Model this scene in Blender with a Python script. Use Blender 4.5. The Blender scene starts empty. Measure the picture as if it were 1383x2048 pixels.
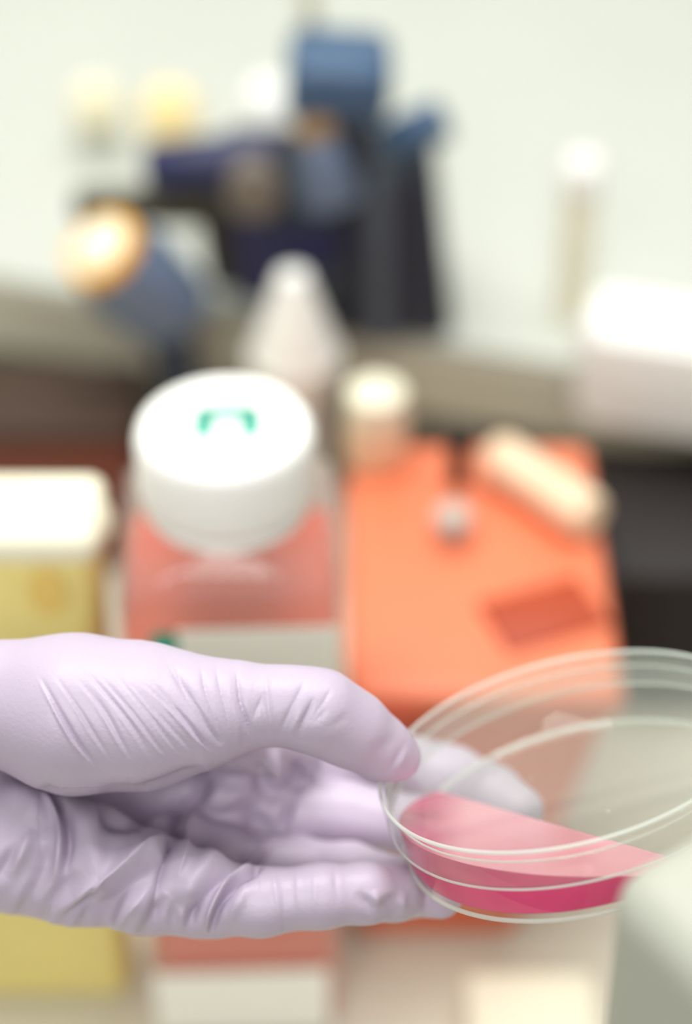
import bpy, bmesh, math, random
import numpy as np
from mathutils import Vector, Matrix, Quaternion
random.seed(4)
SC = bpy.context.scene
COL = SC.collection
# ------------------------------------------------------------------ camera
PITCH = math.radians(40)
CAM = Vector((0, 0, 0.675))
LENS, SENS = 70.0, 36.0
FPX = LENS / SENS * 2048
RIGHT = Vector((1, 0, 0)); FWD = Vector((0, math.cos(PITCH), -math.sin(PITCH))); UP = Vector((0, math.sin(PITCH), math.cos(PITCH)))
cd = bpy.data.cameras.new('camera'); cam = bpy.data.objects.new('camera', cd); COL.objects.link(cam)
cam.location = CAM; cam.rotation_euler = (math.radians(90) - PITCH, 0, 0)
cd.sensor_fit = 'VERTICAL'; cd.sensor_height = SENS; cd.sensor_width = SENS; cd.lens = LENS
cd.clip_start = 0.02; cd.clip_end = 50
cd.dof.use_dof = True; cd.dof.focus_distance = 0.489; cd.dof.aperture_fstop = 3.3
SC.camera = cam
# ------------------------------------------------------------------ light
w = bpy.data.worlds.new('world'); SC.world = w; w.use_nodes = True
w.node_tree.nodes['Background'].inputs[0].default_value = (0.95, 0.98, 0.93, 1)
w.node_tree.nodes['Background'].inputs[1].default_value = 0.25
def area(name, loc, target, sx, sy, power, col):
    l = bpy.data.lights.new(name, 'AREA'); l.shape = 'RECTANGLE'; l.size = sx; l.size_y = sy; l.energy = power; l.color = col
    o = bpy.data.objects.new(name, l); COL.objects.link(o); o.location = loc
    o.rotation_euler = (Vector(target) - Vector(loc)).to_track_quat('-Z', 'Y').to_euler(); return o
area('ceiling_and_fill_panel', (-0.10, 0.78, 1.75), (-0.10, 0.78, 0), 1.4, 0.7, 31, (1, 0.985, 0.95))
area('ceiling_and_fill_panel', (-0.3, -1.25, 1.75), (-0.2, -0.6, 0), 1.3, 0.8, 27, (1, 0.985, 0.95))  # added front fill, brightens surfaces that face the camera
vs = SC.view_settings
vs.view_transform = 'Standard'; vs.look = 'None'; vs.exposure = 0.0; vs.gamma = 1; vs.use_curve_mapping = False
SC.cycles.max_bounces = 16; SC.cycles.transmission_bounces = 16; SC.cycles.transparent_max_bounces = 16
SC.cycles.use_denoising = True
# ------------------------------------------------------------------ helpers
def ray(px, py): return FWD + RIGHT * ((px - 691.5) / FPX) + UP * ((1024 - py) / FPX)
def U(px, py, D): return CAM + ray(px, py) * D                       # point at view depth D
def UZ(px, py, z): r = ray(px, py); return CAM + r * ((z - CAM.z) / r.z)   # on a level
def UY(px, py, y): r = ray(px, py); return CAM + r * ((y - CAM.y) / r.y)   # on an upright plane
def depth(p): return (p - CAM).dot(FWD)
def L(c): return c / 12.92 if c <= 0.04045 else ((c + 0.055) / 1.055) ** 2.4
def rgb(r, g, b): return (L(r / 255), L(g / 255), L(b / 255), 1)
def mat(name, col, rough=0.5, var=0.06, scale=40, bump=0.0, bscale=200, spec=0.5, metal=0, sss=0, trans=0, coat=0, ior=1.45):
    m = bpy.data.materials.new(name); m.use_nodes = True; nt = m.node_tree; b = nt.nodes['Principled BSDF']
    b.inputs['Roughness'].default_value = rough; b.inputs['Metallic'].default_value = metal
    b.inputs['Specular IOR Level'].default_value = spec; b.inputs['Transmission Weight'].default_value = trans
    b.inputs['Coat Weight'].default_value = coat; b.inputs['IOR'].default_value = ior
    if sss:
        b.inputs['Subsurface Weight'].default_value = sss; b.inputs['Subsurface Scale'].default_value = 0.004
        b.inputs['Subsurface Radius'].default_value = (1.0, 0.7, 1.0)
    tc = nt.nodes.new('ShaderNodeTexCoord'); n = nt.nodes.new('ShaderNodeTexNoise'); n.inputs['Scale'].default_value = scale; n.inputs['Detail'].default_value = 3
    nt.links.new(tc.outputs['Object'], n.inputs['Vector'])
    mx = nt.nodes.new('ShaderNodeMix'); mx.data_type = 'RGBA'
    mx.inputs[6].default_value = tuple(c * (1 - var) for c in col[:3]) + (1,); mx.inputs[7].default_value = tuple(min(1, c * (1 + var)) for c in col[:3]) + (1,)
    nt.links.new(n.outputs['Fac'], mx.inputs[0]); nt.links.new(mx.outputs[2], b.inputs['Base Color'])
    if bump:
        n2 = nt.nodes.new('ShaderNodeTexNoise'); n2.inputs['Scale'].default_value = bscale; n2.inputs['Detail'].default_value = 4
        nt.links.new(tc.outputs['Object'], n2.inputs['Vector'])
        bp = nt.nodes.new('ShaderNodeBump'); bp.inputs['Strength'].default_value = bump; bp.inputs['Distance'].default_value = 0.001
        nt.links.new(n2.outputs['Fac'], bp.inputs['Height']); nt.links.new(bp.outputs[0], b.inputs['Normal'])
    return m
def clear_mat(name, tint, haze, hazecol, ior=1.49, rough=0.03):
    """clear moulded plastic with thin walls, pale haze for cloudiness and painted-in reflections"""
    m = bpy.data.materials.new(name); m.use_nodes = True; nt = m.node_tree; nt.nodes.clear()
    out = nt.nodes.new('ShaderNodeOutputMaterial'); g = nt.nodes.new('ShaderNodeBsdfTransparent'); g.inputs['Color'].default_value = tint
    gl = nt.nodes.new('ShaderNodeBsdfGlossy'); gl.inputs['Roughness'].default_value = rough
    fr = nt.nodes.new('ShaderNodeFresnel'); fr.inputs['IOR'].default_value = ior
    geo = nt.nodes.new('ShaderNodeNewGeometry'); inv = nt.nodes.new('ShaderNodeMath'); inv.operation = 'SUBTRACT'; inv.inputs[0].default_value = 1
    nt.links.new(geo.outputs['Backfacing'], inv.inputs[1])
    fm = nt.nodes.new('ShaderNodeMath'); fm.operation = 'MULTIPLY'; nt.links.new(fr.outputs[0], fm.inputs[0]); nt.links.new(inv.outputs[0], fm.inputs[1])
    c = nt.nodes.new('ShaderNodeMixShader'); nt.links.new(fm.outputs[0], c.inputs[0]); nt.links.new(g.outputs[0], c.inputs[1]); nt.links.new(gl.outputs[0], c.inputs[2])
    d = nt.nodes.new('ShaderNodeBsdfTranslucent'); d.inputs['Color'].default_value = hazecol
    d2 = nt.nodes.new('ShaderNodeBsdfDiffuse'); d2.inputs['Color'].default_value = hazecol
    a = nt.nodes.new('ShaderNodeMixShader'); a.inputs[0].default_value = 0.5
    nt.links.new(d.outputs[0], a.inputs[1]); nt.links.new(d2.outputs[0], a.inputs[2])
    tc = nt.nodes.new('ShaderNodeTexCoord'); n = nt.nodes.new('ShaderNodeTexNoise'); n.inputs['Scale'].default_value = 60
    nt.links.new(tc.outputs['Object'], n.inputs['Vector'])
    mr = nt.nodes.new('ShaderNodeMapRange'); mr.inputs[3].default_value = haze * 0.8; mr.inputs[4].default_value = haze * 1.2
    nt.links.new(n.outputs['Fac'], mr.inputs[0])
    mx = nt.nodes.new('ShaderNodeMixShader'); nt.links.new(mr.outputs[0], mx.inputs[0])
    nt.links.new(c.outputs[0], mx.inputs[1]); nt.links.new(a.outputs[0], mx.inputs[2]); nt.links.new(mx.outputs[0], out.inputs[0])
    return m
def link(name, me, m, parent=None, smooth=True):
    o = bpy.data.objects.new(name, me); COL.objects.link(o)
    if m: me.materials.append(m)
    if smooth:
        for p in me.polygons: p.use_smooth = True
    if parent: o.parent = parent; o.matrix_parent_inverse = Matrix.Identity(4)
    return o
def tag(o, label, cat, group=None, kind=None):
    o['label'] = label
    if cat: o['category'] = cat
    if group: o['group'] = group
    if kind: o['kind'] = kind
    return o
def thing(name, loc, label, cat, rot=None, group=None):
    o = bpy.data.objects.new(name, None); COL.objects.link(o); o.location = loc; o.empty_display_size = 0.02
    if rot is not None: o.rotation_mode = 'QUATERNION'; o.rotation_quaternion = rot
    bpy.context.view_layer.update()
    return tag(o, label, cat, group)
def local(parent, me):
    """mesh given in world space -> the parent's space"""
    if parent: me.transform(parent.matrix_world.inverted())
def bm_obj(name, bm, m, parent=None, smooth=True, world=True, sharp=None):
    me = bpy.data.meshes.new(name); bmesh.ops.recalc_face_normals(bm, faces=bm.faces); bm.to_mesh(me); bm.free()
    if world: local(parent, me)
    o = link(name, me, m, parent, smooth)
    if smooth:
        me.set_sharp_from_angle(angle=math.radians(sharp or 40))
    return o
def rbox(size, r, seg=3, mtx=None, taper=1.0):
    bm = bmesh.new(); bmesh.ops.create_cube(bm, size=1)
    for v in bm.verts:
        f = taper if v.co.z < 0 else 1.0
        v.co = Vector((v.co.x * size[0] * f, v.co.y * size[1] * f, v.co.z * size[2]))
    if r: bmesh.ops.bevel(bm, geom=list(bm.edges), offset=r, segments=seg, profile=0.5, affect='EDGES', clamp_overlap=True)
    if mtx is not None: bm.transform(mtx)
    return bm
def lathe(prof, seg=64, mtx=None, closed=False):
    bm = bmesh.new(); rings = []
    for (r, z) in prof:
        if r < 1e-7: rings.append([bm.verts.new((0, 0, z))])
        else: rings.append([bm.verts.new((r * math.cos(2 * math.pi * i / seg), r * math.sin(2 * math.pi * i / seg), z)) for i in range(seg)])
    pairs = list(zip(rings[:-1], rings[1:])) + ([(rings[-1], rings[0])] if closed else [])
    for a, b in pairs:
        for i in range(seg):
            j = (i + 1) % seg
            if len(a) == 1 and len(b) == 1: continue
            if len(a) == 1: bm.faces.new((a[0], b[j], b[i]))
            elif len(b) == 1: bm.faces.new((a[i], a[j], b[0]))
            else: bm.faces.new((a[i], a[j], b[j], b[i]))
    if mtx is not None: bm.transform(mtx)
    return bm
def axis_mtx(p0, p1):
    d = (p1 - p0); return Matrix.Translation(p0) @ d.to_track_quat('Z', 'Y').to_matrix().to_4x4()
def cyl(p0, p1, r0, r1=None, bev=0.15, seg=40):
    r1 = r0 if r1 is None else r1; h = (p1 - p0).length; b = min(r0, r1) * bev
    prof = [(0, 0), (r0 - b, 0), (r0 - 0.3 * b, 0.3 * b), (r0, b), (r1, h - b), (r1 - 0.3 * b, h - 0.3 * b), (r1 - b, h), (0, h)]
    return lathe(prof, seg, axis_mtx(p0, p1))
def ellipsoid(c, rx, ry, rz, rot=None, seg=32):
    bm = bmesh.new(); bmesh.ops.create_uvsphere(bm, u_segments=seg, v_segments=seg // 2, radius=1)
    M = Matrix.Translation(c) @ (rot.to_matrix().to_4x4() if rot is not None else Matrix.Identity(4)) @ Matrix.Diagonal((rx, ry, rz, 1))
    bm.transform(M); return bm
def T(x, y, z): return Matrix.Translation((x, y, z))
def RZ(a): return Matrix.Rotation(math.radians(a), 4, 'Z')
# ------------------------------------------------------------------ materials
M = dict(
    wall=mat('painted_wall', rgb(226, 230, 222), 0.7, 0.03, 6),
    ledge_top=mat('ledge_laminate', rgb(196, 199, 191), 0.5, 0.04, 8),
    vinyl=mat('floor_vinyl', rgb(120, 118, 112), 0.5, 0.1, 6),
    ledge=mat('ledge_edge', rgb(192, 190, 172), 0.5, 0.05, 14),
    bench=mat('bench_laminate', rgb(212, 208, 190), 0.45, 0.05, 12),
    glove=mat('nitrile_glove', rgb(193, 179, 200), 0.45, 0.03, 120, 0.10, 900, 0.6, sss=0.03),
    sleeve=mat('cotton_sleeve', rgb(232, 234, 232), 0.9, 0.04, 90, 0.3, 600),
    pink=mat('pink_medium', rgb(240, 74, 134), 0.5, 0.10, 160, 0, 200, 0.1),
    pink_top=mat('pink_medium_surface', rgb(240, 74, 134), 0.07, 0.10, 160, 0, 200, 0.7, ior=3.0, coat=1.0),
    bubble=mat('bubble', rgb(240, 200, 210), 0.1, 0.02, 50),
    white=mat('white_plastic', rgb(246, 247, 243), 0.35, 0.02, 30),
    teal=mat('teal_print', rgb(16, 168, 142), 0.5, 0.08, 90),
    paper=mat('label_paper', rgb(250, 249, 240), 0.7, 0.03, 60),
    red=mat('red_medium', rgb(226, 84, 48), 0.15, 0.12, 30),
    yellow=mat('yellow_plastic', rgb(240, 224, 144), 0.5, 0.08, 25),
    cream=mat('cream_plastic', rgb(242, 238, 214), 0.5, 0.04, 30),
    amber=mat('amber_spot', rgb(240, 206, 116), 0.5, 0.06, 40),
    orange=mat('orange_plastic', rgb(232, 112, 70), 0.4, 0.08, 18),
    orange_lit=mat('orange_plastic_lit', rgb(236, 130, 92), 0.32, 0.16, 12),  # lighter copy of the orange, light on the lid painted in
    orange_shade=mat('orange_plastic_shade', rgb(176, 68, 34), 0.5, 0.08, 18),  # darker copy of the orange for painted-in shade
    salmon=mat('salmon_cream', rgb(246, 216, 184), 0.5, 0.05, 30),
    grey=mat('grey_rubber', rgb(196, 184, 174), 0.5, 0.05, 30),
    black=mat('black_plastic', rgb(30, 23, 22), 0.6, 0.12, 20),
    brown=mat('brown_box', rgb(116, 62, 50), 0.6, 0.2, 12),
    dbrown=mat('dark_brown_lid', rgb(64, 44, 32), 0.65, 0.2, 12),
    dark=mat('void_shade', rgb(26, 22, 18), 0.7, 0.12, 10),
    navy=mat('navy_paint', rgb(38, 42, 82), 0.4, 0.12, 25),
    slate=mat('slate_paint', rgb(42, 50, 64), 0.45, 0.12, 25),
    blue=mat('blue_paint', rgb(64, 92, 124), 0.4, 0.12, 25),
    steel=mat('steel_blue', rgb(104, 120, 146), 0.4, 0.1, 25),
    rail=mat('grey_rail', rgb(84, 94, 106), 0.45, 0.1, 25),
    olive=mat('olive_paint', rgb(66, 62, 44), 0.5, 0.12, 25),
    gold=mat('brass', rgb(178, 140, 84), 0.4, 0.1, 25),
    beige=mat('beige_lens', rgb(112, 104, 96), 0.3, 0.1, 25),
    yrim=mat('yellow_rim', rgb(250, 184, 56), 0.4, 0.05, 25),
    ylens=mat('pale_lens', rgb(255, 248, 226), 0.3, 0.02, 25),
    pale_amber=mat('pale_amber_cap', rgb(250, 228, 168), 0.4, 0.03, 25), pale_yellow=mat('pale_yellow_cap', rgb(238, 232, 200), 0.4, 0.03, 25),
    housing=mat('pale_grey_housing', rgb(182, 184, 172), 0.55, 0.04, 8),
    lid=clear_mat('clear_plastic_lid', (0.985, 0.995, 0.985, 1), 0.065, (0.86, 0.95, 0.89, 1)),  # pale haze stands in for white reflections on lid and base
    dish=clear_mat('clear_plastic_dish', (0.985, 0.99, 0.985, 1), 0.025, (0.90, 0.94, 0.9, 1)),
    pet=clear_mat('clear_bottle', (0.98, 0.98, 0.97, 1), 0.15, (0.93, 0.91, 0.88, 1)),
    rimp=clear_mat('clear_plastic_rim', (0.95, 0.98, 0.96, 1), 0.55, (0.92, 0.97, 0.94, 1), 1.6, 0.15),  # white haze stands in for bright reflections inside the plastic edges
)
# ------------------------------------------------------------------ setting
bm = rbox((2.6, 1.42, 0.03), 0.003, 2, T(0, 0.60, -0.015))
tag(bm_obj('worktop', bm, M['bench']), 'pale cream laboratory worktop under all the bottles and boxes', 'worktop')
fl = bm_obj('floor', rbox((12, 12, 0.02), 0, 1, T(0, 0, -0.93)), M['vinyl'], smooth=False); fl['kind'] = 'structure'; fl['label'] = 'plain floor below the worktop'
o = bm_obj('wall_back', rbox((2.6, 0.03, 2.4), 0, 1, T(0, 1.33, 0.8)), M['wall'], smooth=False); o['kind'] = 'structure'; o['label'] = 'pale grey painted wall behind the ledge'
LZ0, LZ1 = 0.06, 0.104
a = UZ(0, 700, LZ0); b = UZ(1383, 920, LZ0); ed = (b - a).normalized(); nb = Vector((-ed.y, ed.x, 0))
a2 = a - ed * 0.6; b2 = b + ed * 0.5
def slab(name, z0, z1, back, m, parent, front=0.0):
    bm = bmesh.new(); q = [a2 + nb * front, b2 + nb * front, b2 + nb * back, a2 + nb * back]
    vs_ = [bm.verts.new((p.x, p.y, z)) for z in (z0, z1) for p in q]
    bm.faces.new(vs_[:4][::-1]); bm.faces.new(vs_[4:])
    for i in range(4): bm.faces.new((vs_[i], vs_[(i + 1) % 4], vs_[4 + (i + 1) % 4], vs_[4 + i]))
    bmesh.ops.bevel(bm, geom=list(bm.edges), offset=0.002, segments=2, affect='EDGES')
    return bm_obj(name, bm, m, parent, sharp=30)
ledge = thing('raised_ledge', (a2 + b2) / 2 * 1.0, 'thick pale grey raised ledge carrying the dark blue microscope', 'shelf')
slab('edge_board', LZ0, LZ1 - 0.002, 0.018, M['ledge'], ledge)
slab('top_board', LZ1 - 0.004, LZ1, 0.52, M['ledge_top'], ledge, 0.0015)
slab('shade_panel', 0.0, LZ0, 0.14, M['dark'], ledge, 0.12)  # dark sheet stands in for the shaded void under the ledge
def on_ledge(px, py): return UZ(px, py, LZ1)
# ------------------------------------------------------------------ the gloved hand
D0 = 505.0
def hp(px, py, D): return np.array([(px - 691.5) / FPX * D, (1024 - py) / FPX * D, -D], np.float32)
def chain(pts): return [(hp(x, y, D), np.float32(r * D / FPX)) for (x, y, D, r) in pts]
def cap(P, A, ra, B, rb):
    ab = B - A; t = np.clip(((P - A) @ ab) / (ab @ ab), 0, 1).astype(np.float32)
    d = P - A - t[:, None] * ab
    return np.sqrt((d * d).sum(1)) - (ra + (rb - ra) * t)
def smin(a, b, k):
    h = np.clip(0.5 + 0.5 * (b - a) / k, 0, 1); return b + (a - b) * h - k * h * (1 - h)
def chain_sdf(P, ch, k):
    d = None
    for (A, ra), (B, rb) in zip(ch[:-1], ch[1:]):
        e = cap(P, A, ra, B, rb); d = e if d is None else smin(d, e, k)
    return d
THUMB = chain([(-90, 1392, 514, 112), (150, 1428, 507, 154), (290, 1432, 505, 142), (400, 1425, 503, 106), (480, 1412, 503, 80), (575, 1411, 503, 72), (640, 1424, 504, 78), (705, 1460, 508, 70), (765, 1500, 513, 56), (797, 1516, 515.6, 43)])
META = [chain(c) for c in (
    [(-330, 1560, 540, 170), (-120, 1560, 545, 150), (200, 1545, 574, 108), (480, 1560, 573, 80)],
    [(-330, 1600, 540, 170), (-120, 1610, 545, 150), (220, 1630, 570, 110), (480, 1630, 567, 74)],
    [(-120, 1640, 540, 150), (220, 1705, 548, 108), (450, 1725, 548, 70)],
    [(-330, 1620, 532, 165), (-120, 1655, 530, 150), (160, 1725, 522, 120), (300, 1768, 517, 96), (420, 1795, 516, 74)])]
INDEX = chain([(470, 1560, 560, 78), (640, 1530, 574, 70), (760, 1520, 580, 66), (900, 1560, 577, 66), (980, 1592, 566, 62), (1035, 1622, 556, 52)])
MIDDLE = chain([(470, 1628, 562, 68), (600, 1622, 561, 60), (690, 1625, 561, 61), (860, 1660, 556, 62), (950, 1700, 546, 54)])
RING = chain([(450, 1726, 547, 68), (600, 1738, 550, 60), (700, 1747, 545, 60), (810, 1776, 532, 56), (880, 1793, 521, 44)])
PINKY = chain([(400, 1795, 516, 76), (520, 1804, 511, 66), (640, 1792, 510, 62), (730, 1786, 512, 58), (790, 1786, 518, 53), (828, 1790, 523, 42)])
WEB = chain([(420, 1495, 512, 46), (520, 1500, 532, 42), (600, 1515, 556, 44)])
BACK = [chain(c) for c in ([(-60, 1400, 522, 100), (-60, 1470, 560, 120)], [(150, 1405, 522, 105), (190, 1490, 572, 105)], [(330, 1420, 522, 90), (370, 1505, 572, 90)], [(470, 1440, 528, 62), (500, 1510, 572, 76)])]
def hand_sdf(P):
    palm = None
    for c in META:
        e = chain_sdf(P, c, 4); palm = e if palm is None else smin(palm, e, 9)
    th = chain_sdf(P, THUMB, 5)
    for c in BACK: palm = smin(palm, chain_sdf(P, c, 3), 8)
    d = smin(palm, chain_sdf(P, WEB, 4), 7)
    fg = chain_sdf(P, INDEX, 3)
    for c in (MIDDLE, RING, PINKY): fg = smin(fg, chain_sdf(P, c, 3), 1.2)
    d = smin(d, fg, 4)
    left = np.clip((-90 - P[:, 0]) / 30, 0, 1)
    return smin(d, th, 1.6 + 11 * left)
def surface_nets(lo, hi, h, block=8):
    n = [int(math.ceil((hi[i] - lo[i]) / (h * block))) for i in range(3)]
    N = [c * block + 1 for c in n]
    cs = h * block
    gx = [lo[i] + (np.arange(n[i]) + 0.5) * cs for i in range(3)]
    X = np.stack(np.meshgrid(*gx, indexing='ij'), -1).reshape(-1, 3).astype(np.float32)
    dv = hand_sdf(X)
    V = np.repeat(np.repeat(np.repeat(np.where(dv > 0, 10, -10).reshape(n).astype(np.float32), block, 0), block, 1), block, 2)
    V = np.pad(V, ((0, 1), (0, 1), (0, 1)), constant_values=10)
    idx = np.argwhere(np.abs(dv.reshape(n)) < cs * 0.95)
    loc = np.stack(np.meshgrid(*[np.arange(block + 1)] * 3, indexing='ij'), -1).reshape(-1, 3)
    for s in range(0, len(idx), 400):
        gi = (idx[s:s + 400, None, :] * block + loc[None]).reshape(-1, 3)
        P = (gi * h + np.array(lo)).astype(np.float32)
        V[gi[:, 0], gi[:, 1], gi[:, 2]] = hand_sdf(P)
    S = V < 0
    c = [N[i] - 1 for i in range(3)]
    anyc = np.zeros(c, bool); allc = np.ones(c, bool); offs = [(i, j, k) for i in (0, 1) for j in (0, 1) for k in (0, 1)]
    for o_ in offs:
        q = S[o_[0]:o_[0] + c[0], o_[1]:o_[1] + c[1], o_[2]:o_[2] + c[2]]; anyc |= q; allc &= q
    act = anyc & ~allc; ci = np.argwhere(act)
    cv = np.stack([V[ci[:, 0] + o_[0], ci[:, 1] + o_[1], ci[:, 2] + o_[2]] for o_ in offs], 1)
    pos = np.zeros((len(ci), 3)); cnt = np.zeros(len(ci))
    for a_ in range(8):
        for b_ in range(a_ + 1, 8):
            df = np.array(offs[b_]) - np.array(offs[a_])
            if np.abs(df).sum() != 1: continue
            A, B = cv[:, a_], cv[:, b_]; m = (A < 0) != (B < 0); t = np.where(m, A / np.where(m, A - B, 1), 0)
            pos += m[:, None] * (np.array(offs[a_]) + t[:, None] * df); cnt += m
    vid = -np.ones(c, np.int32); vid[act] = np.arange(len(ci))
    verts = (ci + pos / cnt[:, None]) * h + np.array(lo)
    quads = []
    for ax in range(3):
        o1, o2 = (ax + 1) % 3, (ax + 2) % 3
        sl0 = [slice(0, N[i]) for i in range(3)]; sl1 = list(sl0)
        sl0[ax] = slice(0, N[ax] - 1); sl1[ax] = slice(1, N[ax])
        m = S[tuple(sl0)] != S[tuple(sl1)]
        e = np.argwhere(m); e = e[(e[:, o1] > 0) & (e[:, o2] > 0) & (e[:, o1] < c[o1]) & (e[:, o2] < c[o2])]
        ins = S[tuple(e.T)]
        def cell(d1, d2):
            q = e.copy(); q[:, o1] -= d1; q[:, o2] -= d2; return vid[tuple(q.T)]
        Q = np.stack([cell(1, 1), cell(0, 1), cell(0, 0), cell(1, 0)], 1)
        Q[~ins] = Q[~ins][:, ::-1]; quads.append(Q)
    Q = np.concatenate(quads); Q = Q[(Q >= 0).all(1)]
    return verts, Q
lo = (-137.0, -125.0, -612.0); hi = (52.0, -20.0, -470.0)
HV, HQ = surface_nets(lo, hi, 0.4, 10)
def vnormals(V, Q):
    n = np.cross(V[Q[:, 2]] - V[Q[:, 0]], V[Q[:, 3]] - V[Q[:, 1]]); f = Q.T.ravel()
    N = np.stack([np.bincount(f, np.tile(n[:, k], 4), len(V)) for k in range(3)], 1)
    return N / np.maximum(np.linalg.norm(N, axis=1, keepdims=True), 1e-9)
def relax(V, Q, it, lam=0.5):
    A = np.concatenate([Q[:, i] for i in range(4)]); B = np.concatenate([Q[:, (i + 1) % 4] for i in range(4)])
    A, B = np.concatenate([A, B]), np.concatenate([B, A]); C_ = np.maximum(np.bincount(A, minlength=len(V)), 1)
    for _ in range(it):
        S_ = np.stack([np.bincount(A, V[B, k], len(V)) for k in range(3)], 1); V = V + lam * (S_ / C_[:, None] - V)
    return V
HV = relax(HV, HQ, 5)
HN = vnormals(HV, HQ)
PXv = np.stack([691.5 + FPX * HV[:, 0] / -HV[:, 2], 1024 - FPX * HV[:, 1] / -HV[:, 2]], 1)
face = np.clip(((-HV / np.linalg.norm(HV, axis=1, keepdims=True)) * HN).sum(1) * 2.2 + 0.15, 0, 1)
DISP = np.zeros(len(HV))
def fold(pts, wd, h, kind='r', dr=None, zoom=True, ends=0.25, zc=(0.506, 0.506, 0, 1200)):
    """one crease of the glove: a ridge ('r'), a groove (negative h) or a folded step ('s') along a line"""
    P = [np.array((zc[2] + x * zc[0], zc[3] + y * zc[1])) if zoom else np.array((x, y), float) for x, y in pts]
    # smooth the polyline
    Q_ = []
    for i in range(len(P) - 1):
        p0 = P[max(i - 1, 0)]; p1 = P[i]; p2 = P[i + 1]; p3 = P[min(i + 2, len(P) - 1)]
        for t in np.linspace(0, 1, 7)[:-1]:
            Q_.append(0.5 * (2 * p1 + (p2 - p0) * t + (2 * p0 - 5 * p1 + 4 * p2 - p3) * t * t + (3 * p1 - p0 - 3 * p2 + p3) * t ** 3))
    Q_.append(P[-1]); Q_ = np.array(Q_)
    ends = max(ends, min(0.5, 55 / max(np.hypot(*np.diff(Q_, axis=0).T).sum(), 1)))
    bb0 = Q_.min(0) - 3 * wd; bb1 = Q_.max(0) + 3 * wd
    sel = (PXv > bb0).all(1) & (PXv < bb1).all(1) & (face > 0)
    if dr: sel &= (-HV[:, 2] > dr[0] - 6) & (-HV[:, 2] < dr[1] + 6)
    ix = np.where(sel)[0]
    if not len(ix): return
    X = PXv[ix]; best = np.full(len(ix), 1e9); side = np.zeros(len(ix)); par = np.zeros(len(ix))
    for i in range(len(Q_) - 1):
        A, B = Q_[i], Q_[i + 1]; ab = B - A; l2 = max(ab @ ab, 1e-6)
        t = np.clip(((X - A) @ ab) / l2, 0, 1); d = X - A - t[:, None] * ab; dd = np.hypot(d[:, 0], d[:, 1])
        m = dd < best; best[m] = dd[m]; side[m] = np.sign(ab[0] * d[m, 1] - ab[1] * d[m, 0]); par[m] = (i + t[m]) / (len(Q_) - 1)
    en = np.clip(np.minimum(par, 1 - par) / ends, 0, 1); en = en * en * (3 - 2 * en)
    g = np.exp(-(best / wd) ** 2)
    if dr:
        gt = np.clip(np.minimum(-HV[ix, 2] - dr[0] + 6, dr[1] + 6 - -HV[ix, 2]) / 9, 0, 1); en = en * gt * gt * (3 - 2 * gt)
    DISP[ix] += h * en * (g if kind == 'r' else np.exp(-best / wd) - 0.05 if kind == 'v' else side * (best / wd) * g * 2.33) * face[ix]
TH = (470, 520)
for pts in ([(150, 280), (250, 480), (320, 590), (400, 680)], [(190, 270), (300, 420), (370, 530), (450, 650)], [(250, 250), (400, 430), (470, 560), (520, 650)],
            [(290, 240), (430, 400), (540, 540), (600, 650)], [(350, 260), (500, 430), (620, 580), (680, 640)], [(450, 270), (600, 430), (720, 560), (800, 640)],
            [(540, 270), (700, 450), (800, 560), (830, 610)], [(110, 240), (210, 430), (270, 540), (330, 660)], [(390, 230), (560, 430), (660, 560), (730, 640)]):
    jt = random.uniform(0, 0.35); pts = [(x + random.uniform(-8, 8), y) for x, y in pts]
    pts[0] = (pts[0][0] + (pts[1][0] - pts[0][0]) * jt, pts[0][1] + (pts[1][1] - pts[0][1]) * jt)
    fold(pts, random.uniform(4, 6), random.uniform(0.12, 0.28), 's', TH, ends=0.4); fold([(x + 5, y) for x, y in pts], 4, -random.uniform(0.15, 0.4), 'v', TH, ends=0.4)
    if random.random() < 0.7: fold([(x + random.uniform(20, 40), y - 6) for x, y in pts[:3]], 4, random.uniform(0.08, 0.2), 'r', TH, ends=0.45)
fold([(150, 300), (250, 480), (320, 590), (410, 690)], 5, 0.5, 's', TH, ends=0.4)
fold([(560, 330), (690, 450), (790, 560), (850, 610)], 5, 0.45, 's', TH, ends=0.4)
for pts, h in (([(880, 580), (850, 540), (760, 420), (650, 230)], -0.7), ([(870, 575), (790, 440), (720, 330), (690, 250)], -0.6), ([(900, 590), (850, 470), (810, 350), (790, 240)], -0.45),
               ([(925, 580), (900, 470), (870, 350), (850, 240)], -0.4), ([(1000, 560), (975, 480), (950, 400), (930, 250)], -0.95), ([(1085, 570), (1060, 420), (1045, 260)], 0.45),
               ([(1000, 480), (1020, 420), (1050, 360)], -0.5), ([(1095, 555), (1130, 470), (1180, 370), (1210, 300)], -0.5), ([(1185, 570), (1190, 500), (1225, 420), (1240, 380)], -0.95),
               ([(1200, 510), (1280, 400), (1310, 340)], -0.35), ([(940, 590), (940, 480), (900, 360)], 0.4), ([(1040, 565), (1030, 480), (1010, 380)], 0.4), ([(1140, 565), (1160, 500), (1200, 420)], 0.4)):
    fold(pts, 5 if h < -0.8 else 6, h * (1.3 if h < 0 else 0.8), 'v' if h < 0 else 'r', (470, 530), ends=0.35)
P2 = dict(zc=(0.4338, 0.4338, 400, 1300))
for pts, h, wd in (([(860, 590), (920, 520), (960, 440)], 0.5, 7), ([(790, 600), (870, 560), (920, 480), (950, 400)], -0.4, 8), ([(740, 500), (850, 440), (890, 380)], -0.3, 14), ([(560, 390), (640, 330), (690, 290)], -0.25, 10),
                   ([(500, 350), (560, 300), (600, 250)], -0.25, 7)):
    fold(pts, wd, h, 'r', (470, 530), **P2)
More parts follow.
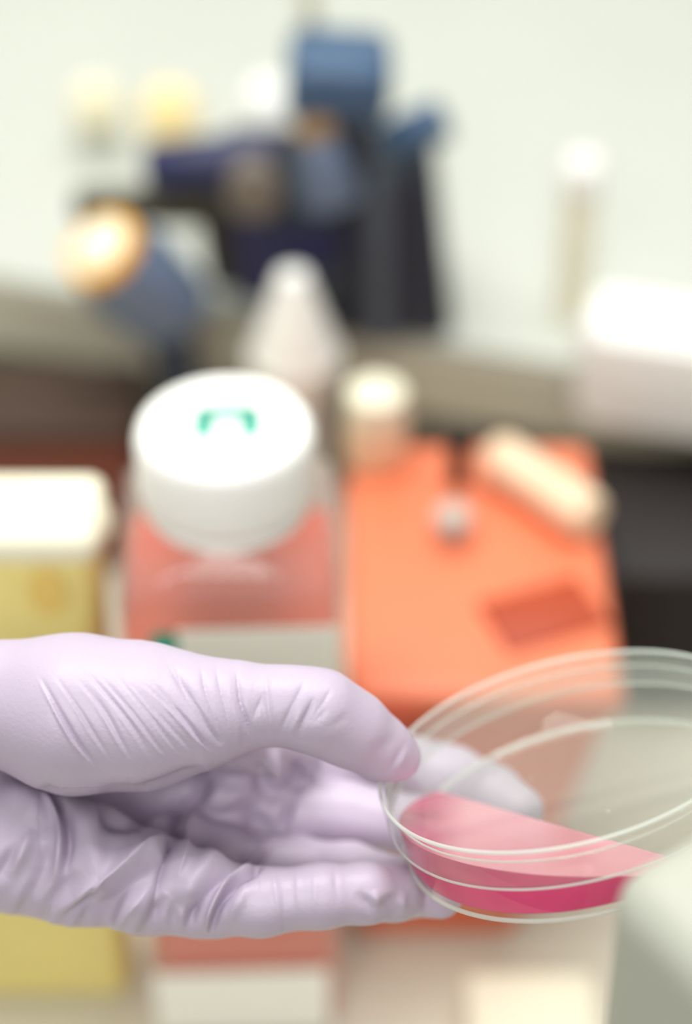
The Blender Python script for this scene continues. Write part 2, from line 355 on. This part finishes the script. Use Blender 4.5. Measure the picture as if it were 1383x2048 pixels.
# palm: broad drapes of loose glove
PALM = (494, 590)
for pts, wd, h, k in (
    # long crisp folds
    ([(150, 740), (215, 800), (250, 880), (255, 980), (225, 1130)], 12, 1.9, 's'),
    ([(140, 730), (225, 830), (262, 960)], 9, -1.4, 'v'),
    ([(900, 640), (800, 750), (700, 860), (682, 950), (645, 1060), (590, 1270)], 12, -3.4, 'v'),
    ([(870, 690), (760, 770), (640, 860), (540, 900)], 22, 2.6, 'v'),
    ([(670, 920), (560, 1010), (470, 1080), (400, 1115), (330, 1200)], 30, 4.2, 'v'),
    ([(640, 1010), (560, 1090), (450, 1180), (360, 1290)], 24, -2.6, 'r'),
    ([(840, 700), (680, 780), (520, 830), (380, 830)], 34, -3.6, 'r'),
    ([(905, 700), (830, 800), (745, 900), (720, 1010), (690, 1120)], 20, 2.4, 'v'),
    ([(1060, 945), (1000, 1050), (920, 1110), (850, 1220), (820, 1330)], 9, 2.2, 's'),
    ([(1030, 960), (960, 1050), (870, 1110), (780, 1210), (720, 1330)], 14, -2.2, 'v'),
    ([(900, 940), (830, 1050), (760, 1130), (690, 1190)], 30, 2.4, 'r'),
    ([(600, 1130), (530, 1210), (470, 1300)], 14, 1.8, 'v'), ([(660, 1160), (620, 1240), (600, 1310)], 12, -1.4, 'r'),
    ([(330, 780), (340, 900), (370, 1010), (400, 1100)], 28, 1.6, 'r'),
    # heel of the hand
    ([(-20, 830), (60, 780), (140, 820), (190, 900)], 30, 2.0, 'r'), ([(130, 900), (90, 1000), (20, 1100)], 14, 1.8, 'r'), ([(190, 950), (170, 1060), (120, 1190)], 18, -1.8, 'r'),
    ([(400, 1100), (330, 1170), (240, 1250)], 14, 1.8, 's'), ([(310, 1060), (260, 1130), (190, 1220)], 15, -1.4, 'r'), ([(70, 960), (30, 1040), (-30, 1130)], 14, -1.6, 'r'),
    # between thumb and forefinger
    ([(1080, 580), (1085, 680), (1135, 780)], 12, 2.6, 'r'), ([(1030, 620), (1040, 720), (1080, 800)], 15, -1.8, 'r'), ([(1150, 620), (1185, 690), (1150, 760)], 13, -2.6, 'r'),
    ([(1165, 740), (1130, 850), (1100, 940)], 9, -2.4, 'r'), ([(980, 810), (1010, 880), (1090, 930)], 20, -2.8, 'r'), ([(820, 840), (920, 770), (1010, 740)], 18, 1.6, 'r'),
    ([(690, 1180), (680, 1250), (690, 1310)], 9, -0.8, 'r'), ([(740, 1180), (720, 1250), (730, 1320)], 8, 0.8, 'r'), ([(790, 1170), (760, 1260), (760, 1320)], 8, -0.8, 'r')):
    fold(pts, wd, h * 1.35, k, PALM, ends=0.22)
for x0, h in ((40, 0.8), (105, -0.9), (160, 1.0), (225, -0.9), (280, 0.8)):
    fold([(x0 + 35, 1740 + x0 * 0.14), (x0, 1800 + x0 * 0.2), (x0 - 25, 1860 + x0 * 0.2)], 16, h, 's', (480, 575), zoom=False, ends=0.45)
for pts, wd, h in (([(330, 990), (350, 1120), (370, 1260)], 7, 0.45), ([(440, 990), (450, 1100), (455, 1240)], 6, 0.3), ([(620, 985), (625, 1080), (640, 1200)], 7, -0.3),
                   ([(710, 1110), (770, 1170), (790, 1260)], 13, -1.1), ([(840, 1130), (850, 1180), (830, 1260)], 11, -0.8), ([(800, 1100), (820, 1190)], 10, 0.7), ([(890, 1110), (880, 1180), (900, 1240)], 11, -1.1),
                   ([(950, 1100), (930, 1170), (960, 1220)], 10, 1.0), ([(250, 1060), (180, 1160), (120, 1280)], 12, 1.3), ([(520, 1000), (530, 1100), (520, 1230)], 6, 0.25)):
    fold(pts, wd, h, 'r', (485, 540), **P2)
HV = HV + HN * DISP[:, None]
Rm = np.array([RIGHT, UP, -FWD])
HW = (HV / 1000) @ Rm + np.array(CAM)
hand_c = U(-330, 1600, 0.54)
hand = thing('gloved_hand', hand_c, 'hand in a wrinkled lavender glove pinching the dish between thumb and fingers', 'hand')
me = bpy.data.meshes.new('glove'); me.from_pydata(HW - np.array(hand_c), [], HQ); me.validate()
link('glove', me, M['glove'], hand)
# lab coat sleeve past the wrist, leaving the frame
sl = []
p0 = U(-330, 1598, 0.538); ax = (RIGHT * -1 + UP * -0.12 + FWD * 0.05).normalized()
prof = [(0.027, 0.030), (0.030, 0.0), (0.032, 0.001), (0.034, 0.03), (0.0325, 0.05), (0.037, 0.09), (0.036, 0.13), (0.041, 0.2), (0.042, 0.26), (0.046, 0.34), (0, 0.341)]
bm = lathe([(0, 0.029)] + prof, 48, axis_mtx(p0 + ax * 0.006, p0 + ax))
bm_obj('sleeve', bm, M['sleeve'], hand)
# ------------------------------------------------------------------ petri dish
nC = Vector((-0.265, 0.902, math.sqrt(1 - 0.265 ** 2 - 0.902 ** 2)))
toW = lambda v: RIGHT * v.x + UP * v.y - FWD * v.z
n_w = toW(nC).normalized(); R_ = 0.050; H_ = 0.021
Ctop = U(1132, 1488, 0.511)
e1c = Vector((1, 0, 0)); e1c = (e1c - nC * e1c.dot(nC)).normalized(); e2c = nC.cross(e1c)
e1, e2 = toW(e1c), toW(e2c)
Mr = Matrix((e1, e2, n_w)).transposed()
dish = thing('petri_dish', Ctop - n_w * H_, 'round clear petri dish with a flat lid, held tilted, pink medium inside', 'petri dish', Mr.to_quaternion())
mm = 0.001
lid_prof = [(0, 21), (48.6, 21), (49.1, 21.25), (49.7, 21.2), (50, 20.7), (50, 11.2), (49.9, 10.6), (49.3, 10.3), (48.8, 10.6), (48.8, 19.2), (48.3, 19.8), (0, 19.8)]
bm = lathe([(r * mm, z * mm) for r, z in lid_prof], 160); bm_obj('lid', bm, M['lid'], dish, world=False, sharp=60)
base_prof = [(0, 0.35), (45.6, 0.35), (46.0, -0.1), (47.2, -0.15), (48.1, 0.2), (48.4, 0.9), (48.4, 17.2), (48.0, 17.6), (47.4, 17.2), (47.2, 16.8), (47.2, 2.0), (46.6, 1.45), (0, 1.45)]
bm = lathe([(r * mm, z * mm) for r, z in base_prof], 160); bm_obj('base', bm, M['dish'], dish, world=False, sharp=60)
lid_o = bpy.data.objects['lid']; base_o = bpy.data.objects['base']
def bead(name, R0, z0, rb, parent):
    bm = lathe([((R0 + rb * math.cos(2 * math.pi * k / 10)) * mm, (z0 + rb * math.sin(2 * math.pi * k / 10)) * mm) for k in range(10)], 160, closed=True)
    return bm_obj(name, bm, M['rimp'], parent, world=False)
bead('top_rim', 49.5, 20.9, 0.50, lid_o); bead('lower_rim', 49.6, 10.6, 0.32, lid_o); bead('foot_rim', 47.5, 0.1, 0.60, base_o); bead('upper_rim', 47.9, 17.3, 0.26, base_o)
# pink medium lying slanted against the near wall
bm = lathe([(r * mm, z * mm) for r, z in [(0, 1.5), (46.2, 1.5), (46.9, 1.9), (47.1, 2.4), (47.1, 16), (0, 16)]], 120)
sn = Vector((0.2646, 0.245, 1)).normalized(); p_ch = Vector((-39 * mm, 29 * mm, 1.5 * mm))
r_ = bmesh.ops.bisect_plane(bm, geom=list(bm.verts) + list(bm.edges) + list(bm.faces), plane_co=p_ch, plane_no=sn, clear_outer=True)
bmesh.ops.contextual_create(bm, geom=[g for g in r_['geom_cut'] if isinstance(g, bmesh.types.BMEdge)])
for f in bm.faces: f.normal_update()
md = bm_obj('pink_medium', bm, M['pink'], dish, world=False, sharp=30); md.data.materials.append(M['pink_top'])
for p in md.data.polygons:
    if p.normal.dot(sn) > 0.99: p.material_index = 1
for u, v, r in ((6, -4, 0.5), (24, -12, 0.4), (-12, 22, 0.35)):
    bm_obj('droplet', ellipsoid(Vector((u, v, 1.5)) * mm, r * mm, r * mm, r * 0.7 * mm, seg=12), M['rimp'], dish, world=False)
for k, (u, v, z, r) in enumerate([(-33, -31, 11.6, 0.45), (-31, -33.5, 11.6, 0.6), (-27, -36.5, 11.4, 0.4), (14, -44, 5, 0.35), (17, -43, 4, 0.3), (9, -46, 6, 0.3)]):
    b_ = bm_obj('bubble', ellipsoid(Vector((u, v, z)) * mm, r * mm, r * mm, r * mm, seg=12), M['bubble'], dish, world=False)
# ------------------------------------------------------------------ square bottle with white cap
capc = U(448, 858, 0.65); CT = capc.z
bx, by = capc.x, capc.y
bottle = thing('media_bottle', (bx, by, 0.001), 'square clear bottle of red liquid with a big round white screw cap', 'bottle', Matrix.Rotation(math.radians(2), 3, 'Z').to_quaternion())
def sq_ring(hw, z, r, seg=6):
    out = []
    for cx, cy, a0 in ((1, 1, 0), (-1, 1, 90), (-1, -1, 180), (1, -1, 270)):
        for i in range(seg + 1):
            a_ = math.radians(a0 + 90 * i / seg); out.append(Vector((cx * (hw - r) + r * math.cos(a_), cy * (hw - r) + r * math.sin(a_), z)))
    return out
def loft(rings, capb=True, capt=True):
    bm = bmesh.new(); R2 = [[bm.verts.new(v) for v in r] for r in rings]; n = len(R2[0])
    for a_, b_ in zip(R2[:-1], R2[1:]):
        for i in range(n): bm.faces.new((a_[i], a_[(i + 1) % n], b_[(i + 1) % n], b_[i]))
    if capb: bm.faces.new(R2[0][::-1])
    if capt: bm.faces.new(R2[-1])
    return bm
HB = 0.0375; SH = CT - 0.036
outer = [sq_ring(HB - 0.003, 0.0, 0.006), sq_ring(HB, 0.003, 0.008), sq_ring(HB, SH - 0.012, 0.008), sq_ring(HB - 0.001, SH - 0.006, 0.010), sq_ring(HB - 0.005, SH, 0.016), sq_ring(0.029, SH + 0.006, 0.0289), sq_ring(0.0255, SH + 0.009, 0.0254), sq_ring(0.0255, CT - 0.006, 0.0254)]
inner = [sq_ring(0.0243, CT - 0.006, 0.0242), sq_ring(0.0243, SH + 0.009, 0.0242), sq_ring(0.0278, SH + 0.005, 0.0277), sq_ring(HB - 0.0062, SH - 0.001, 0.015), sq_ring(HB - 0.0022, SH - 0.007, 0.009), sq_ring(HB - 0.0012, SH - 0.012, 0.007), sq_ring(HB - 0.0012, 0.003, 0.007), sq_ring(HB - 0.004, 0.0014, 0.005)]
bm_obj('body', loft(outer + inner), M['pet'], bottle, world=False, sharp=50)
LV = SH - 0.029
bm_obj('red_liquid', loft([sq_ring(HB - 0.005, 0.0018, 0.005), sq_ring(HB - 0.0015, 0.004, 0.0068), sq_ring(HB - 0.0015, LV, 0.0068)]), M['red'], bottle, world=False, sharp=50)
RC = 0.0292
cp = [(0, CT), (RC - 0.004, CT), (RC - 0.0022, CT + 0.0008), (RC - 0.0006, CT - 0.0004), (RC, CT - 0.0022), (RC, CT - 0.0235), (RC - 0.001, CT - 0.0245), (0.0262, CT - 0.0245), (0.0262, CT - 0.003), (0, CT - 0.003)]
cp_o = bm_obj('cap', lathe(cp, 96), M['white'], bottle, world=False, sharp=50)
for i in range(72):
    a_ = 2 * math.pi * i / 72
rib = bmesh.new()
for i in range(72):
    a_ = 2 * math.pi * i / 72; mt = Matrix.Rotation(a_, 4, 'Z') @ T(RC, 0, CT - 0.013)
    t_ = rbox((0.0009, 0.0011, 0.0185), 0, 1, mt); tm = bpy.data.meshes.new('t'); t_.to_mesh(tm); t_.free(); rib.from_mesh(tm); bpy.data.meshes.remove(tm)
ro = bm_obj('grip_ribs', rib, M['white'], cp_o, world=False, smooth=False); ro['kind'] = 'stuff'
bm_obj('collar', lathe([(0.0262, CT - 0.0315), (0.0275, CT - 0.0315), (0.0284, CT - 0.029), (0.0275, CT - 0.0265), (0.0262, CT - 0.0265)], 64, closed=True), M['white'], bottle, world=False)
# teal arch printed on the cap
def flat_ring(r0, r1, a0, a1, z, c, sy=1.0, seg=24, th=0.0003):
    bm = bmesh.new(); top = []; 
    for i in range(seg + 1):
        a_ = math.radians(a0 + (a1 - a0) * i / seg)
        top.append([bm.verts.new((c[0] + r * math.cos(a_), c[1] + sy * r * math.sin(a_), zz)) for r, zz in ((r0, z), (r1, z), (r1, z + th), (r0, z + th))])
    for p, q in zip(top[:-1], top[1:]):
        for j in range(4): bm.faces.new((p[j], p[(j + 1) % 4], q[(j + 1) % 4], q[j]))
    bm.faces.new(top[0][::-1]); bm.faces.new(top[-1]); return bm
bm = bmesh.new()
for sx, sz, cx, cy in ((0.0056, 0.0120, -0.0066, 0.0008), (0.0056, 0.0120, 0.0086, 0.0008), (0.0198, 0.0052, 0.0010, 0.0072)):
    t_ = rbox((sx, sz, 0.0004), 0, 1, T(cx, cy, CT + 0.0002)); tm = bpy.data.meshes.new('t'); t_.to_mesh(tm); t_.free(); bm.from_mesh(tm); bpy.data.meshes.remove(tm)
tl = bm_obj('printed_mark', bm, M['teal'], cp_o, world=False, smooth=False); tl['label'] = 'teal arch mark printed on the white cap'
def bottle_front(px, py):      # bottle-local x,z of a pixel on its front face
    p = UY(px, py, by - HB); return p.x - bx, p.z
def label_on_front(name, x0, y0, x1, y1, m, off=0.0004):
    xa, za = bottle_front(x0, y0); xb, zb = bottle_front(x1, y1); zb = max(zb, 0.002)
    bm = rbox((xb - xa, 0.0005, za - zb), 0, 1, T((xa + xb) / 2, -HB - off, (za + zb) / 2))
    return bm_obj(name, bm, m, bottle, world=False, smooth=False)
label_on_front('paper_label', 345, 1262, 668, 1560, M['paper'])
label_on_front('paper_label', 300, 1945, 652, 2160, M['paper'])
xa, za = bottle_front(320, 1285)
bm_obj('label_mark', lathe([(0, 0), (0.005, 0), (0.005, 0.0005), (0, 0.0005)], 24, T(xa, -HB - 0.0007, za) @ Matrix.Rotation(math.radians(90), 4, 'X')), M['teal'], bottle, world=False)
# ------------------------------------------------------------------ yellow tub with cream lid
fy = 0.492
xr = UY(205, 1300, fy).x; wd_ = 0.13; zt = UY(100, 1122, fy).z
tub = thing('yellow_tub', (xr - wd_ / 2, fy + 0.017, 0), 'pale yellow plastic tub with a lumpy cream lid, touching the left picture edge', 'container')
cx_, cy_ = xr - wd_ / 2, fy + 0.017
bm_obj('body', rbox((wd_, 0.034, zt), 0.008, 4, T(cx_, cy_, zt / 2 + 0.0001), taper=0.94), M['yellow'], tub)
bm_obj('lid', rbox((wd_ + 0.004, 0.037, 0.014), 0.006, 4, T(cx_, cy_, zt + 0.004)), M['cream'], tub)
bm_obj('lid_boss', ellipsoid(UY(165, 1048, fy + 0.02), 0.0105, 0.012, 0.011), M['cream'], tub)
bm_obj('lid_boss', ellipsoid(UY(10, 1035, fy + 0.02), 0.014, 0.012, 0.012), M['cream'], tub)
pz = UY(95, 1185, fy - 0.001)
bm_obj('amber_sticker', lathe([(0, 0), (0.006, 0), (0.006, 0.001), (0, 0.001)], 24, T(pz.x, pz.y, pz.z) @ Matrix.Rotation(math.radians(90), 4, 'X') @ Matrix.Diagonal((1, 1.6, 1, 1))), M['amber'], tub)
# ------------------------------------------------------------------ orange bin
ofy = 0.525; zt = UY(800, 1395, ofy).z
xl = UY(693, 1395, ofy).x; xr = UY(1215, 1300, ofy + 0.05).x
oby = UZ(900, 885, zt).y; wd_ = xr - xl; dp = oby - ofy; cx_ = (xl + xr) / 2; cy_ = (ofy + oby) / 2
ob = thing('orange_bin', (cx_, cy_, 0), 'orange plastic box with a bright flat lid behind the petri dish', 'box')
bm = rbox((wd_ - 0.004, dp - 0.004, zt - 0.012), 0.005, 3, T(cx_, cy_, (zt - 0.012) / 2 + 0.0001))
for v in bm.verts:                                    # the right side slopes in towards the foot
    if v.co.x > cx_: v.co.x -= 0.30 * wd_ * (1 - v.co.z / zt)
bm_obj('body', bm, M['orange'], ob)
lid_bm = rbox((wd_, dp, 0.014), 0.005, 3, T(cx_, cy_, zt - 0.007)); bm_obj('lid', lid_bm, M['orange_lit'], ob)
hc = UZ(1085, 1230, zt)
bm_obj('lid_recess_shade', rbox((0.044, 0.030, 0.003), 0.0014, 2, T(hc.x, hc.y, zt + 0.0005) @ RZ(22)), M['orange_shade'], ob)  # dark plate, shade of the lid recess put into its colour
hc = UY(760, 1420, ofy)
bm_obj('lip_shade', rbox((0.03, 0.008, 0.014), 0.002, 2, T(hc.x, ofy - 0.003, zt - 0.012)), M['orange_shade'], ob)  # dark block stands in for shading along the front lip
# things on the orange lid
def lying(px0, py0, px1, py1, z, r):
    return UZ(px0, py0, z + r), UZ(px1, py1, z + r)
p, q = lying(985, 905, 1185, 1040, zt, 0.0105)
tube = thing('cream_tube', ((p + q) / 2 - Vector((0, 0, 0.0105))), 'cream plastic tube lying slanted across the orange lid', 'tube')
mid_ = p.lerp(q, 0.56)
bm_obj('barrel', cyl(p, mid_, 0.0103, 0.0103, 0.5), M['salmon'], tube); bm_obj('cap', cyl(mid_ - (q - p) * 0.06, q, 0.0105, 0.0105, 0.4), M['salmon'], tube)
sp = UZ(905, 1040, zt + 0.009)
stp = thing('grey_stopper', (sp.x, sp.y, zt), 'small round grey stopper standing on the orange lid', 'stopper')
bm_obj('knob', lathe([(0, 0.016), (0.004, 0.0155), (0.0075, 0.013), (0.0088, 0.009), (0.0075, 0.005), (0.005, 0.003)], 32, T(sp.x, sp.y, zt)), M['grey'], stp)
bm_obj('foot', lathe([(0, 0.0), (0.0055, 0), (0.0055, 0.0035), (0, 0.0035)], 32, T(sp.x, sp.y, zt + 0.0001)), M['grey'], stp)
mk = UZ(915, 965, zt)
mkr = thing('black_marker', (mk.x, mk.y, zt), 'upright black marker standing at the back of the orange lid', 'marker')
bm_obj('barrel', cyl(Vector((mk.x, mk.y, zt + 0.0002)), Vector((mk.x, mk.y, zt + 0.016)), 0.0048), M['black'], mkr)
bm_obj('cap', cyl(Vector((mk.x, mk.y, zt + 0.015)), Vector((mk.x, mk.y, zt + 0.029)), 0.0053), M['black'], mkr)
# ------------------------------------------------------------------ cream bottle between cap and orange bin
cby = oby - 0.012; cb = UY(752, 775, cby)
cbx, cbz = cb.x, cb.z
crb = thing('cream_bottle', (cbx, cby, zt), 'slim cream bottle standing beside the big white cap', 'bottle')
h_ = cbz - zt
bm_obj('body', lathe([(0, 0), (0.0125, 0), (0.0135, 0.0015), (0.0135, h_ * 0.55), (0.012, h_ * 0.64), (0.0105, h_ * 0.68), (0, h_ * 0.68)], 40, T(cbx, cby, zt + 0.0001)), M['salmon'], crb)
bm_obj('cap', lathe([(0, h_), (0.010, h_), (0.0125, h_ - 0.002), (0.0135, h_ * 0.66), (0, h_ * 0.66)], 40, T(cbx, cby, zt)), M['cream'], crb)
# ------------------------------------------------------------------ black box on the right, brown box on the left
def upright_box(name, label, cat, x0, x1, ytop, yfront, dpth, m, pname='body', lidm=None):
    zz = UY(x0, ytop, yfront).z; xa = UY(x0, ytop, yfront).x; xb = UY(x1, ytop, yfront).x
    t = thing(name, ((xa + xb) / 2, yfront + dpth / 2, 0), label, cat)
    bm_obj('body', rbox((xb - xa, dpth, zz - 0.008), 0.003, 2, T((xa + xb) / 2, yfront + dpth / 2, (zz - 0.008) / 2 + 0.0001)), m, t)
    bm_obj('lid', rbox((xb - xa + 0.003, dpth + 0.003, 0.010), 0.003, 2, T((xa + xb) / 2, yfront + dpth / 2, zz - 0.005)), lidm or m, t)
    return t
upright_box('black_box', 'tall blackish box to the right of the orange bin', 'box', 1228, 1720, 1150, 0.66, 0.09, M['black'])
upright_box('brown_box', 'dark reddish brown box behind the yellow tub', 'box', -160, 262, 860, 0.76, 0.055, M['brown'], lidm=M['dbrown'])
# ------------------------------------------------------------------ on the ledge
MY = 0.824
def Y_(px, py, dy=0.0): return UY(px, py, MY + dy)
def s_(px, py=400, dy=0.0): return px * depth(Y_(691, py, dy)) / FPX       # pixels to metres there
mic_base = Y_(760, 600); 
mic = thing('microscope', (mic_base.x, MY, LZ1), 'dark blue microscope with several barrels and knobs standing on the ledge', 'microscope')
def quad_prism(pts, y0, y1, m, name, bev=0.004, parent=mic):
    bm = bmesh.new(); vv = []
    for y in (y0, y1):
        for px, py in pts: p_ = UY(px, py, MY); vv.append(bm.verts.new((p_.x, y, p_.z)))
    n = len(pts); bm.faces.new(vv[:n]); bm.faces.new(vv[n:][::-1])
    for i in range(n): bm.faces.new((vv[i], vv[n + i], vv[n + (i + 1) % n], vv[(i + 1) % n]))
    bmesh.ops.recalc_face_normals(bm, faces=bm.faces)
    bmesh.ops.bevel(bm, geom=list(bm.edges), offset=bev, segments=3, affect='EDGES', clamp_overlap=True)
    return bm_obj(name, bm, m, parent, sharp=50)
zb = LZ1
yb = 1024 - FPX * math.tan(PITCH - math.atan((CAM.z - LZ1) / MY))     # pixel row where the upright plane meets the ledge
quad_prism([(672, yb - 1), (905, yb - 1), (868, 315), (690, 360)], MY - 0.012, MY + 0.05, M['slate'], 'column')
quad_prism([(735, yb - 8), (785, yb - 8), (775, 300), (735, 300)], MY - 0.019, MY - 0.010, M['rail'], 'rail', 0.002)
bm_obj('foot', rbox((s_(330), 0.06, 0.010), 0.003, 3, T(Y_(740, 500).x, MY + 0.03, LZ1 + 0.0052)), M['slate'], mic)
bm_obj('head', rbox((s_(200), 0.045, s_(108) / 0.86), 0.008, 4, Matrix.Translation(Y_(677, 150)) @ Matrix.Rotation(math.radians(4), 4, 'Y')), M['blue'], mic)
bm_obj('eyepiece', cyl(Y_(742, 125), Y_(750, 88), s_(28)), M['blue'], mic)
bm_obj('neck', rbox((s_(85), 0.03, s_(140)), 0.004, 3, Matrix.Translation(Y_(700, 260))), M['slate'], mic)
bm_obj('brass_ring', cyl(Y_(632, 280, -0.012), Y_(636, 210, -0.012), s_(42)), M['gold'], mic)
bm_obj('objective', cyl(Y_(660, 395, -0.018), Y_(640, 275, -0.018), s_(66), s_(40)), M['steel'], mic)
bm_obj('focus_knob', cyl(Y_(775, 288), Y_(888, 236), s_(44)), M['blue'], mic)
bm_obj('arm', rbox((s_(270), 0.05, s_(120)), 0.008, 4, Matrix.Translation(Y_(570, 350, 0.01)) @ Matrix.Rotation(math.radians(3), 4, 'Y')), M['slate'], mic)
quad_prism([(470, 600), (570, 595), (690, 520), (700, 380), (450, 380)], MY - 0.005, MY + 0.04, M['navy'], 'lower_body')
lc = Y_(508, 388, -0.024)
bm_obj('lens_port', cyl(lc + Vector((0, 0.02, 0)), lc + Vector((0, -0.006, 0.002)), s_(54)), M['beige'], mic)
bm_obj('side_barrel', cyl(Y_(290, 335, 0.0), Y_(565, 315, 0.0), s_(48), s_(58), 0.35), M['navy'], mic)
bm_obj('side_arm', cyl(Y_(150, 412, 0.01), Y_(470, 408, 0.01), s_(36), s_(46), 0.3), M['olive'], mic)
quad_prism([(385, 430), (480, 425), (480, 610), (415, 620)], MY + 0.012, MY + 0.035, M['olive'], 'bracket')
bm_obj('post', cyl(Y_(622, 160, 0.03), Y_(612, -160, 0.03), s_(20)), M['cream'], mic)
# lamp with a yellow rimmed lens, in front of the microscope
LY = 0.79
lb = UY(300, 600, LY); lf = UY(205, 502, LY - 0.02)
axl = (RIGHT * -0.50 + UP * 0.42 - FWD * 0.76).normalized()
lc = UY(200, 494, LY); rr = 82 * depth(lc) / FPX
lamp = thing('lamp', (UY(330, 640, LY).x, LY, 0), 'grey-blue lamp head with a round yellow-rimmed pale lens', 'lamp')
bm_obj('housing', lathe([(0, 0), (rr * 0.8, 0), (rr * 1.15, 0.006), (rr * 1.28, 0.04), (rr * 1.0, 0.058), (0, 0.058)], 48, axis_mtx(lc - axl * 0.064, lc)), M['steel'], lamp)
bm_obj('rim', lathe([(0, 0), (rr * 0.96, 0), (rr, 0.002), (rr, 0.008), (rr * 0.95, 0.0095), (rr * 0.86, 0.0095), (0, 0.0085)], 48, axis_mtx(lc - axl * 0.008, lc)), M['yrim'], lamp)
bm_obj('lens', lathe([(0, 0.0105), (rr * 0.4, 0.010), (rr * 0.66, 0.0088), (rr * 0.76, 0.0070)], 48, axis_mtx(lc - axl * 0.0055, lc)), M['ylens'], lamp)
hb = lc - axl * 0.035
bm_obj('stem', cyl(Vector((hb.x + 0.03, LY - 0.02, 0.012)), hb + Vector((0.008, 0, -0.008)), 0.011), M['slate'], lamp)
bm_obj('stand', lathe([(0, 0), (0.014, 0), (0.015, 0.003), (0.013, 0.012), (0.01, 0.016), (0, 0.016)], 40, T(hb.x + 0.03, LY - 0.02, 0.0001)), M['slate'], lamp)
# white cone-shouldered bottle behind the cap
WY = 0.755; wt = UY(612, 560, WY); wbm = UY(590, 790, WY)
wb = thing('white_cone_bottle', (wbm.x, WY, 0), 'white bottle with a cone-shaped top just above the white cap', 'bottle')
rs = 98 * depth(wbm) / FPX
shz = UY(600, 725, WY).z
bm_obj('body', lathe([(0, 0), (rs * 0.6, 0), (rs * 0.62, 0.003), (rs * 0.62, shz - 0.012), (rs * 0.9, shz - 0.004), (rs * 0.93, shz + 0.006), (0, shz + 0.006)], 48, T(wbm.x, WY, 0.0001)), M['white'], wb)
bm_obj('cone', lathe([(rs * 0.92, 0), (rs * 0.80, 0.01), (rs * 0.42, (wt.z - shz) * 0.8), (rs * 0.3, (wt.z - shz) * 0.97), (0, wt.z - shz)], 48, T(wbm.x, WY, shz + 0.004)), M['white'], wb)
# far small caps on the ledge
def vial(name, px, py, rpx, y, m, label, stretch=1.0, bodym='cream', cat='vial'):
    p_ = UY(px, py, y); r = rpx * depth(p_) / FPX
    t = thing(name, (p_.x, y, LZ1), label, cat)
    hz = p_.z - LZ1
    bm_obj('body', cyl(Vector((p_.x, y, LZ1 + 0.0002)), Vector((p_.x, y, p_.z - r * 0.3)), r * 0.8), M[bodym], t)
    bm_obj('cap', lathe([(0, r), (r * 0.7, r * 0.9), (r, r * 0.5), (r, -r * 0.6), (0, -r * 0.6)], 32, T(p_.x, y, p_.z)), M[m], t)
vial('vial', 340, 232, 56, 0.99, 'pale_amber', 'vial with a pale amber cap at the far side of the ledge', bodym='ledge_top')
vial('vial', 192, 215, 50, 1.0, 'pale_yellow', 'vial with a very pale yellow cap at the far left of the ledge', bodym='ledge_top')
vial('vial', 545, 224, 62, 0.96, 'white', 'white-capped vial just left of the blue microscope head', bodym='ledge_top')
vial('slim_bottle', 1165, 350, 42, 0.835, 'white', 'slim cream bottle with a shiny white cap right of the microscope', cat='bottle')
# white box fixed to the ledge on the right
pa = UZ(1150, 860, LZ0 + 0.01); fr = a + ed * ((pa - a).dot(ed))
zA = 0.099; zB = zA + 0.06
bx0 = fr + ed * 0.083
mt = Matrix.Translation((bx0.x, bx0.y, (zA + zB) / 2)) @ Matrix.Rotation(math.atan2(ed.y, ed.x), 4, 'Z') @ T(0, -0.0205, 0)
wbx = thing('white_box', (bx0.x, bx0.y, zA), 'white rounded plastic box fixed to the front of the ledge', 'box')
bm_obj('body', rbox((0.165, 0.04, zB - zA), 0.011, 5, mt), M['white'], wbx)
bm_obj('cover', rbox((0.15, 0.004, (zB - zA) * 0.82), 0.0018, 3, mt @ T(0, -0.0205, 0)), M['white'], wbx)
# ------------------------------------------------------------------ pale grey housing close to the camera
hs_top = U(1172, 1752, 0.40)
hw_, hd_ = 0.10, 0.09; hz = hs_top.z + 0.002
hs = thing('grey_housing', (hs_top.x + hw_ / 2, hs_top.y, 0), 'pale grey upright housing cut off by the lower right picture corner', 'housing')
rot = Matrix.Translation((hs_top.x + 0.002, hs_top.y, 0)) @ RZ(-56)
bm_obj('shell', rbox((hw_, hd_, hz - 0.012), 0.011, 6, rot @ T(hw_ / 2, hd_ / 2, (hz - 0.012) / 2 + 0.012), taper=0.86), M['housing'], hs)
bm_obj('plinth', rbox((hw_ - 0.02, hd_ - 0.012, 0.02), 0.003, 3, rot @ T(hw_ / 2, hd_ / 2, 0.0101)), M['grey'], hs)
# ------------------------------------------------------------------ low cream box on the worktop under the dish
p_ = UZ(935, 1945, 0.02); q_ = UZ(1180, 1945, 0.02)
lowb = thing('low_box', ((p_.x + q_.x) / 2, p_.y - 0.03, 0), 'low cream box on the worktop just below the petri dish', 'box')
bm_obj('body', rbox((q_.x - p_.x, 0.06, 0.015), 0.002, 2, T((p_.x + q_.x) / 2, p_.y - 0.03, 0.0076)), M['cream'], lowb)
bm_obj('lid', rbox((q_.x - p_.x + 0.002, 0.062, 0.006), 0.002, 2, T((p_.x + q_.x) / 2, p_.y - 0.03, 0.017)), M['cream'], lowb)
